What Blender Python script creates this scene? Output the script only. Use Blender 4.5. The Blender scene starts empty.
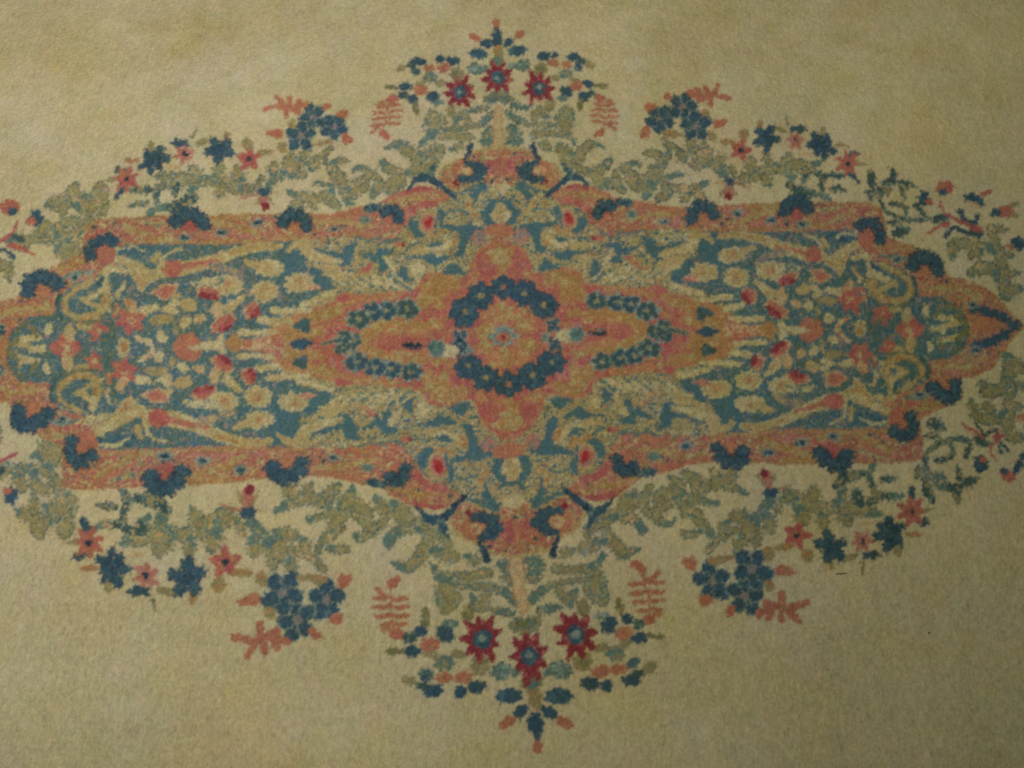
import bpy, math
import numpy as np
from mathutils import Matrix

# ------------------------------------------------------------------ camera, world, light
W, H = 1024, 768
F = 1130.0                      # focal length in pixels
TH = math.radians(22.0)         # tilt from straight down
HC = 1.75                       # camera height above the pile
sc = bpy.context.scene
cam = bpy.data.cameras.new('camera'); camo = bpy.data.objects.new('camera', cam)
sc.collection.objects.link(camo); sc.camera = camo
cam.sensor_width = 36.0; cam.lens = F / W * 36.0; cam.clip_start = .05; cam.clip_end = 50
CY = -HC * math.tan(TH)
camo.location = (0, CY, HC); camo.rotation_euler = (TH, 0, 0)

w = bpy.data.worlds.new('World'); sc.world = w; w.use_nodes = True
w.node_tree.nodes['Background'].inputs[0].default_value = (.93, 1.0, .80, 1)
w.node_tree.nodes['Background'].inputs[1].default_value = 0.257

def area(name, loc, target, size, power, col):
    l = bpy.data.lights.new(name, 'AREA'); l.shape = 'RECTANGLE'; l.size = size[0]; l.size_y = size[1]
    l.energy = power; l.color = col
    o = bpy.data.objects.new(name, l); sc.collection.objects.link(o); o.location = loc
    from mathutils import Vector
    v = Vector(target) - Vector(loc); o.rotation_euler = v.to_track_quat('-Z', 'Y').to_euler()
    return o
area('room_lamp', (-.28, -.23, 1.735), (-2.118, 2.339, 0), (.35, .25), 26.5, (1.0, .995, 1.02))
sc.view_settings.view_transform = 'Standard'; sc.view_settings.look = 'None'
sc.view_settings.exposure = 0.0; sc.view_settings.gamma = 1

# ------------------------------------------------------------------ plane <-> design sheet
def world_to_sheet(X, Y):
    c, s = math.cos(TH), math.sin(TH)
    dy = Y - CY
    yc = dy * c - HC * s
    z = dy * s + HC * c
    return W / 2 + F * X / z, H / 2 - F * yc / z
def sheet_to_world(px, py):
    c, s = math.cos(TH), math.sin(TH)
    a, b = (px - W / 2) / F, -(py - H / 2) / F
    dz = b * s - c; dyw = b * c + s; t = HC / -dz
    return a * t, CY + dyw * t

# ------------------------------------------------------------------ how the weaver mirrored the quarter design
# columns: upper right, upper left, lower right, lower left (None where a point is not readable)
CO = [
 ((496,23.4),(496,23.4),(537.5,746.6),(537.5,746.6)), ((497.5,77),(497.5,77),(530,656.6),(530,656.6)),
 ((538.7,88),(459,92),(576,635),(482.2,639.7)), ((586,90),(409,93),(635,626),(415.6,640.6)),
 ((574,63),(418.7,66.6),(630,672.5),(430.6,682.8)), ((605,115.3),(388.8,118.4),(648,593.8),(392.8,608.8)),
 ((659.7,118),(334.4,127.8),(713.4,580.6),(326.6,599.4)), ((683,105),(312.8,116.6),(744.4,597.5),(297.5,621.9)),
 ((696,125.6),(301.6,135.3),(752.8,570.3),(282.5,593.8)), ((739.4,150),(250,158.8),(796,537.2),(226.3,564.7)),
 ((765.6,138.8),(220,150),(830.6,547.5),(188,577)), ((796.6,138),(181.6,152.8),(865.3,544.7),(142,580)),
 ((821.6,146.6),(153.4,161.3),(889.7,534.4),(111,566)), ((847.8,164.4),(127.2,180),(911.3,511),(88.8,542.5)),
 ((729,181),(266,194.4),(770.6,491.3),(249.4,511.9)), ((605,208.8),(391.9,215),(625,465.6),(397.5,475)),
 ((701.3,213),(296.3,222.5),(729.4,453.8),(290.6,468.8)), ((796.9,207.5),(190,222.2),(834.4,457.5),(165.6,478.8)),
 ((873,226),(97.5,243.8),(908,431.9),(76.9,457.5)), ((927.6,265),(37.5,286),(950,386.9),(26.3,416.3)),
 ((568.4,218),(427.5,222.5),(585.6,456.3),(437.8,465.6)), ((568.4,178.8),(431,179.7),(591,507.8),(442.5,516.3)),
 ((532.5,170.6),(472.5,170.6),(548.8,522.5),(485.6,528)), ((524.4,292.5),(479.4,295),(532.8,375.6),(485,377.5)),
 ((544,304.7),(465.3,310),(552.5,362.5),(468,365.3)), ((502.8,285.6),(502.8,285.6),(507.5,384),(507.5,384)),
 ((504,335.6),(504,335.6),(504,335.6),(504,335.6)), ((596.6,301),(406.9,307.8),(602,361.9),(410.6,372.5)),
 ((687.5,333.8),(322.5,345),(687.5,333.8),(322.5,345)), ((623.8,303.8),(378.8,310.6),(627.5,357.2),(384.4,368.8)),
 ((648,313),(358,320),(650,347.8),(354.4,361.3)), ((746.6,297.2),(253,311),(756,361.9),(250.3,375)),
 ((775.6,311.3),(224,323.4),(779.4,348.8),(223,361.9)), ((809.4,330),(189.4,346.9),(809.4,330),(189.4,346.9)),
 ((736.3,276.6),(263.4,291),(749,381.3),(256.9,397.5)), ((704.4,272.8),(299,281.6),(716.3,389.7),(293.4,402.2)),
 ((734.4,254),(267.2,266.6),(752,404.7),(None)), ((773.8,270),(224,283.4),(784.7,386.9),(220,401)),
 ((850.8,299.7),(129.4,320.6),(861,354),(122.8,371.3)), ((881.7,313.8),(98.4,330),(888,346.6),(94.7,361.9)),
 ((912.6,330.6),(62.8,348.8),(912.6,330.6),(62.8,348.8)), ((897.6,287.5),(82.5,303.8),(907,368),(78.8,390)),
 ((880.6,205.6),(90,221),(922,460),(61.9,487.5)), ((858,254),(116,266),(884.5,400),(97.5,420)),
 ((944,191),(11,210),(1006,471),(None)), ((924.4,197.8),(37.5,218.4),(980,463.8),(11,495)),
 ((975.7,229.5),(None),(995,437.5),(None)), ((1002.6,325),(-22,349),(1002.6,325),(-22,349)),
 ((500.6,210),(500.6,210),(511.9,471.3),(511.9,471.3)), ((500.6,230.6),(500.6,230.6),(510,450.6),(510,450.6)),
 ((552,325),(462,340),(553.4,345),(464,350)),
 ((600,133),(379,136),(638,564),(389,582)), ((602,96),(390,97),(650,623),(394.7,637)), ((728,98),(267,108),(807,603),(234.7,638.8)),
 ((728,197),(265,206),(764,473.4),(247.5,490)), ((517.5,51.6),(476.8,53.4),(559,697),(508.4,696)), ((496.5,38.4),(496.5,38.4),(534.7,725),(534.7,725)),
 ((508,43),(488,44),(549.7,712),(521.6,710)), ((549,56),(447.8,59),(597.5,685.6),(470,690)), ((522.8,66),(475.9,68.4),(560,668.8),(501.9,669.7)),
 ((566,91.9),(432.8,96.6),(610.6,623.8),(444.7,633)), ((572.3,108.4),(429.4,112),(605,603),(440.6,610.6)), ((603.5,146.3),(388,148.8),(641.6,549.7),(394.7,563.8)),
 ((645,154.7),(None),(682.5,534),(None)), ((663,140),(None),(707,550),(None)),
]
def fit_tps(src, dst, lam=8.0):
    src = np.array(src, float); dst = np.array(dst, float); n = len(src)
    def U(r2): return np.where(r2 > 0, r2 * np.log(np.maximum(r2, 1e-9)), 0) * 1e-4
    K = U(((src[:, None] - src[None]) ** 2).sum(-1)) + lam * 1e-2 * np.eye(n)
    Pm = np.c_[np.ones(n), src]
    A = np.block([[K, Pm], [Pm.T, np.zeros((3, 3))]])
    sol = np.linalg.solve(A, np.r_[dst, np.zeros((3, 2))])
    def f(p):
        p = np.asarray(p, float).reshape(-1, 2)
        k = U(((p[:, None] - src[None]) ** 2).sum(-1))
        return k @ sol[:n] + np.c_[np.ones(len(p)), p] @ sol[n:]
    return f
MAP = {'TR': lambda p: np.asarray(p, float).reshape(-1, 2)}
for q, k in (('TL', 1), ('BR', 2), ('BL', 3)):
    rows = [(r[0], r[k]) for r in CO if r[k] is not None]
    MAP[q] = fit_tps([a for a, b in rows], [b for a, b in rows])
QS = ('TR', 'TL', 'BR', 'BL')
SCL = {'TR': 1.0, 'TL': 1.0, 'BR': 1.05, 'BL': 1.06}

# ------------------------------------------------------------------ the knot sheet (dye of every knot, and which motif it belongs to)
X0, Y0, S = -110.0, -90.0, 1.5
CW, CH = int((1140 + 110) * S), int((860 + 90) * S)
rng = np.random.default_rng(7)
def smooth_noise(shape, cell, seed):
    r = np.random.default_rng(seed); h, wd = shape
    gy, gx = int(h / cell) + 3, int(wd / cell) + 3
    g = r.standard_normal((gy, gx)).astype(np.float32)
    y = np.arange(h) / cell; x = np.arange(wd) / cell
    iy = y.astype(int); ix = x.astype(int); fy = y - iy; fx = x - ix
    fy = fy * fy * (3 - 2 * fy); fx = fx * fx * (3 - 2 * fx)
    a = g[iy] * (1 - fy)[:, None] + g[iy + 1] * fy[:, None]
    return a[:, ix] * (1 - fx) + a[:, ix + 1] * fx
sh = (CH, CW)
JX = .70 * rng.standard_normal(sh).astype(np.float32) + .50 * smooth_noise(sh, 2.3, 1) + .75 * smooth_noise(sh, 5.5, 2)
JY = .70 * rng.standard_normal(sh).astype(np.float32) + .50 * smooth_noise(sh, 2.3, 3) + .75 * smooth_noise(sh, 5.5, 4)
GX = (X0 + (np.arange(CW) + .5) / S)[None, :] + JX
GY = (Y0 + (np.arange(CH) + .5) / S)[:, None] + JY
NZ = smooth_noise(sh, 7, 5)          # used for broken outlines and mottled fills
NF = smooth_noise(sh, 2.6, 6)
WH = rng.standard_normal(sh).astype(np.float32)
NB = .8 * smooth_noise(sh, 10, 8) + .5 * smooth_noise(sh, 5, 9)   # leafy veins of the crowded grounds
NB3 = .8 * smooth_noise(sh, 6.5, 12) + .5 * smooth_noise(sh, 3.6, 13)
NB4 = .8 * smooth_noise(sh, 8, 14) + .5 * smooth_noise(sh, 4, 15)
NB2 = .8 * smooth_noise(sh, 13, 10) + .5 * smooth_noise(sh, 6, 11)

def lin(r, g, b):
    c = np.array([r, g, b], float) / 255
    return np.where(c <= .04045, c / 12.92, ((c + .055) / 1.055) ** 2.4) / 0.60
DYE = dict(
 field=lin(155,142,109), pale=lin(150,138,102), sand=lin(138,121,82), ochre=lin(132,99,62), tan=lin(116,106,74), leafy=lin(122,112,76),
 olive=lin(96,92,62), sea=lin(80,96,86), seadark=lin(54,70,66), mist=lin(112,120,108), blue=lin(60,84,88), steel=lin(56,77,82),
 teal=lin(62,84,80), navy=lin(47,67,77), deep=lin(33,46,54), rose=lin(134,73,68), coral=lin(137,86,68),
 orange=lin(138,95,67), pink=lin(142,96,82), crimson=lin(106,42,46), red=lin(134,42,42), lilac=lin(106,98,92),
 peach=lin(150,126,92), dark=lin(36,30,26))
COL = np.empty((CH, CW, 3), np.float32); COL[:] = DYE['field']
PID = np.zeros((CH, CW), np.int32)

PARTS = [dict(name='cream_field', parent=None, label=None)]   # id 0
INST = {}
KEYS = []
def part(name, parent=None, label=None, merge=False):
    KEYS.append(dict(name=name, parent=parent, label=label, merge=merge)); return len(KEYS) - 1
def inst(k, q):
    kk = KEYS[k]; qq = '*' if kk['merge'] else q
    if (k, qq) not in INST:
        par = None if kk['parent'] is None else inst(kk['parent'], q)
        PARTS.append(dict(name=kk['name'], parent=par, label=kk['label'])); INST[(k, qq)] = len(PARTS) - 1
    return INST[(k, qq)]

LEAFPID = []
def window(x0, y0, x1, y1, pad=4):
    a = max(0, int((x0 - pad - X0) * S)); b = min(CW, int((x1 + pad - X0) * S) + 1)
    c = max(0, int((y0 - pad - Y0) * S)); d = min(CH, int((y1 + pad - Y0) * S) + 1)
    return (slice(c, d), slice(a, b)) if b > a and d > c else None
TEX = dict(
 leaf=[('tan', lambda a, b, c: b < -.5), ('peach', lambda a, b, c: b > 1.1), ('sea', lambda a, b, c: (np.abs(a + .5) < .09)), ('mist', lambda a, b, c: (a > .9) & (c > 0))],
 leafy=[('pale', lambda a, b, c: b > .55), ('ochre', lambda a, b, c: b < -1.15), ('tan', lambda a, b, c: np.abs(a) < .13), ('teal', lambda a, b, c: (np.abs(a - .8) < .24) & (c > -1.1)),
        ('blue', lambda a, b, c: (np.abs(a + .8) < .24) & (c > -1.0))],
 bluey=[('sand', lambda a, b, c: (np.abs(a - .1) < .11) & (b > 0)), ('ochre', lambda a, b, c: (np.abs(a - .1) < .08) & (b < -.9)), ('tan', lambda a, b, c: (a > 1.35)), ('pale', lambda a, b, c: (np.abs(b - 1.0) < .07)), ('teal', lambda a, b, c: b > .5), ('mist', lambda a, b, c: (np.abs(a - .2) < .07) & (c > -.3)), ('olive', lambda a, b, c: (np.abs(a + .8) < .12)), ('lilac', lambda a, b, c: b < -1.1)],
 bandy=[('coral', lambda a, b, c: b + .6 * c > .1), ('ochre', lambda a, b, c: (np.abs(a - .2) < .11)), ('tan', lambda a, b, c: (np.abs(a - .2) < .06)), ('sand', lambda a, b, c: (np.abs(a + .7) < .30)), ('seadark', lambda a, b, c: (a > 1.25)), ('tan', lambda a, b, c: (b > .9) & (a < 0)), ('peach', lambda a, b, c: (np.abs(a - 1.0) < .14)), ('pale', lambda a, b, c: (np.abs(a + .7) < .08)), ('sea', lambda a, b, c: (np.abs(a - .95) < .10) & (c > 0)), ('pink', lambda a, b, c: b + .3 * c < -.9)],
 rosy=[('coral', lambda a, b, c: b + .5 * c > .2), ('orange', lambda a, b, c: a + .6 * c > .55), ('ochre', lambda a, b, c: a + .8 * c > 1.4), ('pink', lambda a, b, c: b + .4 * c < -1.0)])
def put(wn, mask, dye, pid, sd=None, edge=None, ew=1.1, mix=None, mixt=.35, brk=0, tex=None):
    c = COL[wn]; n1 = NZ[wn]; n2 = NF[wn]
    c[mask] = DYE[dye]
    if tex is not None:
        for dd, fn in TEX[tex]:
            fine = tex in ('leafy', 'bluey', 'bandy')
            mm = mask & fn((NB3 if fine else NB)[wn], (NB4 if fine else NB2)[wn], n2); c[mm] = DYE[dd]
    if mix is not None:
        mm = mask & (n1 * .7 + n2 * .55 + WH[wn] * .30 > mixt); c[mm] = DYE[mix]
    if edge is not None:
        mm = mask & (sd > -ew) & (n2 + brk < 1.0); c[mm] = DYE[edge]
        if edge == 'sea': c[mm & (WH[wn] > .55)] = DYE['seadark']
    if pid is not None: PID[wn][mask] = pid
def do_poly(p, dye, pid, **k):
    wn = window(p[:, 0].min(), p[:, 1].min(), p[:, 0].max(), p[:, 1].max())
    if wn is None: return
    x, y = GX[wn], GY[wn]; ins = np.zeros(x.shape, bool); n = len(p)
    need = k.get('edge') is not None
    sd = np.full(x.shape, 1e9, np.float32) if need else None
    for i in range(n):
        (ax, ay), (bx, by) = p[i], p[(i + 1) % n]
        if ay != by:
            ins ^= ((ay > y) != (by > y)) & (x < (bx - ax) * (y - ay) / (by - ay) + ax)
        if need:
            vx, vy = bx - ax, by - ay; L = vx * vx + vy * vy + 1e-9
            t = np.clip(((x - ax) * vx + (y - ay) * vy) / L, 0, 1)
            sd = np.minimum(sd, np.hypot(x - ax - t * vx, y - ay - t * vy))
    put(wn, ins, dye, pid, None if sd is None else -sd, **k)
def catmull(p, closed=False, m=5):
    n = len(p)
    if n < 3: return p
    out = []
    rngi = range(n) if closed else range(n - 1)
    for i in rngi:
        if closed: a, b, c, d = p[i - 1], p[i], p[(i + 1) % n], p[(i + 2) % n]
        else: a, b, c, d = p[max(i - 1, 0)], p[i], p[i + 1], p[min(i + 2, n - 1)]
        for j in range(m):
            t = j / m
            out.append(.5 * ((2 * b) + (-a + c) * t + (2 * a - 5 * b + 4 * c - d) * t * t + (-a + 3 * b - 3 * c + d) * t ** 3))
    if not closed: out.append(p[-1])
    return np.array(out)
def do_stroke(p, r0, r1, dye, pid, serr=0., per=6., bulge=0., halo=0., tip=None, **k):
    p = catmull(p, m=4) if len(p) > 2 else p
    R = max(r0, r1, bulge) * (1 + serr) + 1 + halo
    wn = window(p[:, 0].min() - R, p[:, 1].min() - R, p[:, 0].max() + R, p[:, 1].max() + R)
    if wn is None: return
    x, y = GX[wn], GY[wn]; sd = np.full(x.shape, 1e9, np.float32); ff = np.zeros(x.shape, np.float32)
    seg = np.hypot(*(p[1:] - p[:-1]).T); cum = np.r_[0, np.cumsum(seg)]; tot = cum[-1] + 1e-6
    for i in range(len(p) - 1):
        (ax, ay), (bx, by) = p[i], p[i + 1]
        vx, vy = bx - ax, by - ay; L = vx * vx + vy * vy + 1e-9
        t = np.clip(((x - ax) * vx + (y - ay) * vy) / L, 0, 1)
        s = cum[i] + t * seg[i]; f = s / tot
        r = r0 + (r1 - r0) * f
        if bulge: r = r + (bulge - (r0 + r1) / 2) * np.sin(np.pi * np.clip(f, 0, 1)) ** .8
        if serr:
            side = np.sign(vx * (y - ay) - vy * (x - ax))
            r = r * (1 + serr * (2 * np.abs(((s / per + .25 * side) % 1) - .5) * 2 - 1))
        dd = np.hypot(x - ax - t * vx, y - ay - t * vy) - r; nearer = dd < sd
        sd = np.where(nearer, dd, sd); ff = np.where(nearer, f, ff)
    if halo: put(wn, (sd >= 0) & (sd < halo) & (np.isin(PID[wn], LEAFPID)), 'pale', 0)
    put(wn, sd < 0, dye, pid, sd, **k)
    if halo: LEAFPID.append(pid)
    if tip:
        m = (sd < -.2) & (ff + .22 * NB[wn] + .12 * NF[wn] > .78); COL[wn][m] = DYE[tip]
        m = (sd < 0) & (np.abs(ff * tot % 7 - 3.5) < .45) & (sd > -3.2) & (NF[wn] > -.6); COL[wn][m] = DYE['sea']
def do_ell(c, rx, ry, ang, dye, pid, lob=0, la=.12, ph=0., **k):
    R = max(rx, ry) * (1 + la) + 1
    wn = window(c[0] - R, c[1] - R, c[0] + R, c[1] + R)
    if wn is None: return
    x, y = GX[wn] - c[0], GY[wn] - c[1]; ca, sa = math.cos(ang), math.sin(ang)
    u = (x * ca + y * sa) / rx; v = (-x * sa + y * ca) / ry
    d = np.hypot(u, v); lim = 1.0
    if lob: lim = 1 + la * np.cos(lob * (np.arctan2(v, u) + ph))
    sd = (d - lim) * min(rx, ry)
    put(wn, sd < 0, dye, pid, sd, **k)
def do_star(c, r, n, ri, ang, dye, pid, pw=.5, **k):
    wn = window(c[0] - r, c[1] - r, c[0] + r, c[1] + r)
    if wn is None: return
    x, y = GX[wn] - c[0], GY[wn] - c[1]; d = np.hypot(x, y); a = np.arctan2(y, x) + ang
    f = np.abs(((a * n / (2 * np.pi)) % 1) - .5) * 2          # 1 at petal axis
    lim = ri + (r - ri) * f ** (1 / pw * .6)
    sd = d - lim; put(wn, sd < 0, dye, pid, sd, **k)

# -------- recorders: everything is traced once in the upper right quarter and mirrored like the weaver did
OPS = []
def T(x0, y0, s=5.3333):
    return lambda *c: np.array([(x0 + c[i] / s, y0 + c[i + 1] / s) for i in range(0, len(c), 2)])
def poly(k, pts, dye, q=QS, smooth=True, **kw): OPS.append(('poly', k, np.asarray(pts, float), dye, q, dict(smooth=smooth), kw))
def stroke(k, pts, w0, w1, dye, q=QS, serr=0., per=6., bulge=0., halo=0., tip=None, **kw):
    OPS.append(('stroke', k, np.asarray(pts, float), dye, q, dict(r0=w0 / 2, r1=w1 / 2, serr=serr, per=per, bulge=bulge / 2, halo=halo, tip=tip), kw))
def ell(k, c, rx, ry, dye, ang=0., q=QS, lob=0, la=.12, ph=0., **kw):
    OPS.append(('ell', k, np.asarray(c, float).reshape(-1, 2), dye, q, dict(rx=rx, ry=ry, ang=ang, lob=lob, la=la, ph=ph), kw))
def star(k, c, r, n, ri, dye, ang=0., q=QS, pw=.5, **kw):
    OPS.append(('star', k, np.asarray(c, float).reshape(-1, 2), dye, q, dict(r=r, n=n, ri=ri, ang=ang, pw=pw), kw))
def run_ops():
    for kind, k, pts, dye, qs, a, kw in OPS:
        for q in qs:
            m = MAP[q](pts); s = SCL[q]; pid = inst(k, q) if k is not None else None
            c0 = pts.mean(0); J = (MAP[q](np.array([c0 + (1, 0), c0 + (0, 1)])) - MAP[q](c0)[0]) if q != 'TR' else np.eye(2)
            s = float(np.clip(math.sqrt(abs(np.linalg.det(J))), .7, 1.6)); fx = -1 if q in ('TL', 'BL') else 1
            def turn(t): v = J[0] * math.cos(t) + J[1] * math.sin(t); return math.atan2(v[1], v[0])
            if kind == 'poly': do_poly(catmull(m, True) if a['smooth'] else m, dye, pid, **kw)
            elif kind == 'stroke': do_stroke(m, a['r0'] * s, a['r1'] * s, dye, pid, a['serr'], a['per'], a['bulge'] * s, a['halo'], a['tip'], **kw)
            elif kind == 'ell': do_ell(m[0], a['rx'] * s, a['ry'] * s, turn(a['ang']), dye, pid, a['lob'], a['la'], a['ph'], **kw)
            else:
                do_star(m[0], a['r'] * s, a['n'], a['ri'] * s, a['ang'] + (.35 if fx < 0 else 0), dye, pid, a['pw'], **kw)
V, HZ, CC = ('TR', 'BR'), ('TR', 'TL'), ('TR',)

#DESIGN
# ------------------------------------------------------------------ leaf sprays on the cream field
def spray(first, rest, **kw):
    for z in ('mix', 'mixt'): kw.pop(z, None)
    """first: stem (tile,coords,w0,w1); rest: leaves"""
    p = part('leaf_spray'); fat = kw.pop('fat', 1.05)
    d = dict(dye='leafy', edge='seadark', ew=1.25, brk=.1, tex='leaf', serr=.42, per=5.2, halo=.8, tip='sea'); d.update(kw)
    dye = d.pop('dye')
    t, c, a, b = first; stroke(p, t(*c), a * fat, b * fat, dye, **d)
    for (t, c, a, b) in rest:
        l = part('leaf', p); stroke(l, t(*c), a * fat, b * fat * .8, dye, bulge=max(a, b) * fat * 1.15, **d)
A = T(560, 90)
spray((A, (100,440,180,430,250,400,262,372), 9, 7),
 [(A, (90,400,112,335,160,285,232,300), 8, 4), (A, (180,455,225,490,262,520), 10, 6),
  (A, (285,470,312,510,345,548), 7, 4), (A, (290,455,340,412,395,388,430,405), 6, 4), (A, (60,395,100,415,150,430), 5, 6)])
spray((A, (340,425,400,465,470,482,560,470,645,452), 9, 5),
 [(A, (470,480,520,425,560,372,592,315), 8, 5), (A, (455,345,490,338,540,345), 5, 6), (A, (480,415,530,408), 5, 5),
  (A, (430,500,480,520,452,575), 9, 6), (A, (520,588,570,548,560,500), 6, 8), (A, (360,475,420,515,500,505), 8, 9),
  (A, (595,520,680,535,760,502,790,485), 8, 4), (A, (650,592,690,560), 5, 6), (A, (720,550,775,590), 9, 6)])
spray((A, (548,262,600,300,680,340,760,360,840,415,882,450), 5, 7),
 [(A, (680,258,722,322), 5, 8), (A, (772,290,782,345), 6, 8), (A, (855,338,860,400), 5, 9), (A, (640,345,665,378), 8, 7),
  (A, (705,398,770,405), 8, 9), (A, (760,345,800,380), 14, 12)], fat=1.1)
B = T(740, 110)
spray((B, (20,365,90,340,180,310,260,335,278,375), 12, 7),
 [(B, (60,258,55,320), 6, 11), (B, (130,352,165,408), 9, 3), (B, (140,238,152,290), 7, 8), (B, (262,245,240,305), 8, 12),
  (B, (255,300,340,300,430,278), 9, 4)], mix='olive')
spray((B, (335,318,400,330,440,360,438,440,478,485), 6, 5),
 [(B, (350,325,345,375), 9, 8), (B, (450,352,552,350), 6, 6), (B, (262,400,320,430,440,452), 7, 4), (B, (488,420,565,430), 5, 4)],
 dye='seadark', mix='tan')
ZZ = T(640, 60)
spray((ZZ, (485,575,515,625), 6, 5), [(ZZ, (530,628,590,622), 5, 7)])
C = T(832, 100)
CS = ((C, (258,470,262,560,330,612,430,640,520,628), 3.5, 4.5),
 [(C, (208,385,215,450,238,520), 6, 3), (C, (188,488,222,535), 4, 2.5), (C, (318,370,332,425,265,445), 4, 6),
  (C, (250,482,315,480), 7, 5), (C, (365,440,455,460), 6, 3), (C, (372,462,388,525), 4, 3), (C, (312,552,388,565,405,622), 4, 4),
  (C, (350,705,408,688), 10, 6), (C, (448,560,505,622), 5, 3), (C, (300,655,360,650), 3, 4), (C, (555,640,610,625), 7, 8)])
spray(*CS, dye='seadark', fat=1.1, q=('TR', 'BR'))
spray(*CS, fat=2.0, q=('TL', 'BL'))
D = T(870, 160, 6.623)
spray((D, (800,465,830,560,862,650,880,740,890,820,900,900), 7, 9),
 [(D, (535,552,640,552,760,565,832,615), 7, 5), (D, (545,560,552,655), 7, 3), (D, (680,628,745,600), 8, 5),
  (D, (800,455,905,465), 6, 3), (D, (880,640,950,630), 5, 4), (D, (672,748,740,712,822,728,850,800), 7, 5),
  (D, (930,765,990,740), 5, 4), (D, (925,860,1010,850), 9, 5), (D, (700,745,680,775), 6, 4)], fat=1.35)
D2 = T(832, 340)    # lower right edge of the frame, traced where it stands in the upper quarter
E = T(420, 60)
spray((E, (470,285,520,320,560,335), 7, 6),
 [(E, (492,375,515,425), 12, 10), (E, (495,245,585,252), 6, 5), (E, (440,205,480,215), 8, 5), (E, (470,440,540,430), 5, 8)], dye='sea', mix='tan', mixt=.2)
spray((E, (600,402,680,388,780,398,825,440), 8, 5),
 [(E, (605,312,640,265,678,310), 7, 6), (E, (560,338,650,346,745,352), 5, 5), (E, (728,310,790,258,812,330), 6, 6),
  (E, (765,300,785,385), 9, 12), (E, (742,470,820,500), 10, 9), (E, (650,450,690,470), 8, 7), (E, (760,520,800,585), 6, 8)], edge='sea', mix='sea')
spray((E, (360,205,418,180,475,210), 8, 7), [], q=V, dye='sea', mix='tan') if False else None
lf = part('leaf'); stroke(lf, E(360,208,418,175,478,210), 7, 7, 'tan', q=V, edge='sea', ew=1.6, serr=.3)
ell(lf, E(418,205), 9, 4, 'olive', q=V, mix='sea', edge='sea')
st = part('stem'); stroke(st, E(418,265,415,340,420,460), 9, 13, 'peach', q=V, edge='ochre', ew=1.4, mix='pale', mixt=.4)

# ------------------------------------------------------------------ medallion grounds
edge_u = [(499,147),(515,147),(532,149),(541,156),(556,164),(563,173),(560,184),(553,192),(562,188),(575,183),(594,186),(616,197),
 (640,203),(659,206),(690,207),(722,205),(745,203),(790,202),(847,202),(872,203),(881,207),(886,222),(888,236),(920,249),(937,257),
 (949,277),(963,278),(988,288),(1008,308),(1024,325),(1024,330),(505,340)]
band = part('border_band', merge=True, label='rose band edging the medallion, with ochre lines')
poly(band, edge_u, 'rose', smooth=False, tex='bandy', edge='ochre', ew=1.7)
ground_u = [(499,150),(520,175),(560,196),(584,212),(590,222),(605,234),(627,236),(642,229),(691,231),(765,232),(847,230),(856,232),(858,254),
 (881,262),(903,268),(914,281),(920,296),(944,297),(963,309),(970,325),(970,331),(505,340)]
g = part('blue_ground', merge=True, label='faded blue ground inside the medallion')
poly(g, ground_u, 'blue', smooth=False, tex='bluey')
# sandy middle part of the ground
sg = part('sand_ground', merge=True, label='sand coloured leafy ground around the centre')
poly(sg, [(499,185),(530,190),(556,194),(575,205),(590,222),(604,236),(628,236),(650,230),(690,230),(697,240),(712,243),(700,252),(690,262),(684,270),(676,275),
  (690,290),(715,300),(735,312),(700,330),(505,340)], 'sand', smooth=False, tex='leafy')
# coral arch at the top
ar = part('coral_arch', label='coral arch at the end of the medallion')
poly(ar, [(499,148),(515,148),(532,150),(541,157),(555,165),(562,174),(558,185),(545,190),(530,184),(520,182),(512,187),(499,184)], 'rose', edge='sand', ew=2.6, tex='bandy')
ell(ar, (500,166), 16, 9, 'rose', q=V, mix='pink', mixt=.3)
stroke(ar, [(504,150),(502,172)], 5, 4, 'orange', q=V)
# orange lobe at the band's inner end
lb = part('lobe', label='orange and pink lobe of the border band')
Q = T(500, 130)
poly(lb, Q(270,345,330,305,400,285,500,305,600,350,660,385,560,400,480,440,400,395,330,375), 'orange', edge='coral', ew=1.8, tex='bandy')
stroke(lb, Q(340,375,420,385,480,430), 6, 7, 'rose', mix='pink')
stroke(lb, Q(420,345,520,350,620,380), 5, 3, 'ochre', mix='sand')
stroke(lb, Q(360,300,420,300,480,315), 4, 4, 'rose')

# band decoration: wavy sand leaves and lines
P6 = T(660, 170)
bl = part('band_leaf')
stroke(bl, Q(640,485,740,475,830,450,960,440), 3, 7, 'sand', mix='ochre', mixt=.2)
stroke(bl, Q(720,395,820,410,960,430), 8, 4, 'orange', mix='coral')
stroke(bl, Q(660,540,740,520,800,530), 5, 5, 'coral', mix='ochre')
bl = part('band_leaf')
stroke(bl, P6(420,285,480,250,560,225,640,205), 5, 7, 'sand', mix='ochre', mixt=.2)
stroke(bl, P6(480,290,560,280,640,290), 4, 3, 'pink')
stroke(bl, P6(470,195,560,190,640,195), 5, 4, 'ochre', mix='sand')
bl = part('band_leaf')
stroke(bl, P6(760,310,860,300,960,250,1020,215), 3, 6, 'ochre', mix='sand', mixt=.1)
stroke(bl, P6(860,220,930,205,990,200), 4, 4, 'sand', mix='sea')
stroke(bl, P6(890,250,960,215,1010,195), 3, 3, 'coral')
bl = part('band_leaf')
F2 = T(832, 220)
stroke(bl, F2(210,140,300,130,400,160), 3, 6, 'ochre', mix='sand')
stroke(bl, F2(250,200,340,190,400,210), 3, 4, 'sea', mix='mist')
bl = part('band_leaf')
stroke(bl, F2(480,375,580,360,680,370,790,420), 4, 7, 'sand', mix='ochre')
stroke(bl, F2(600,350,700,345,800,390,890,470), 2.5, 2.5, 'ochre')
ln = part('band_line')
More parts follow.
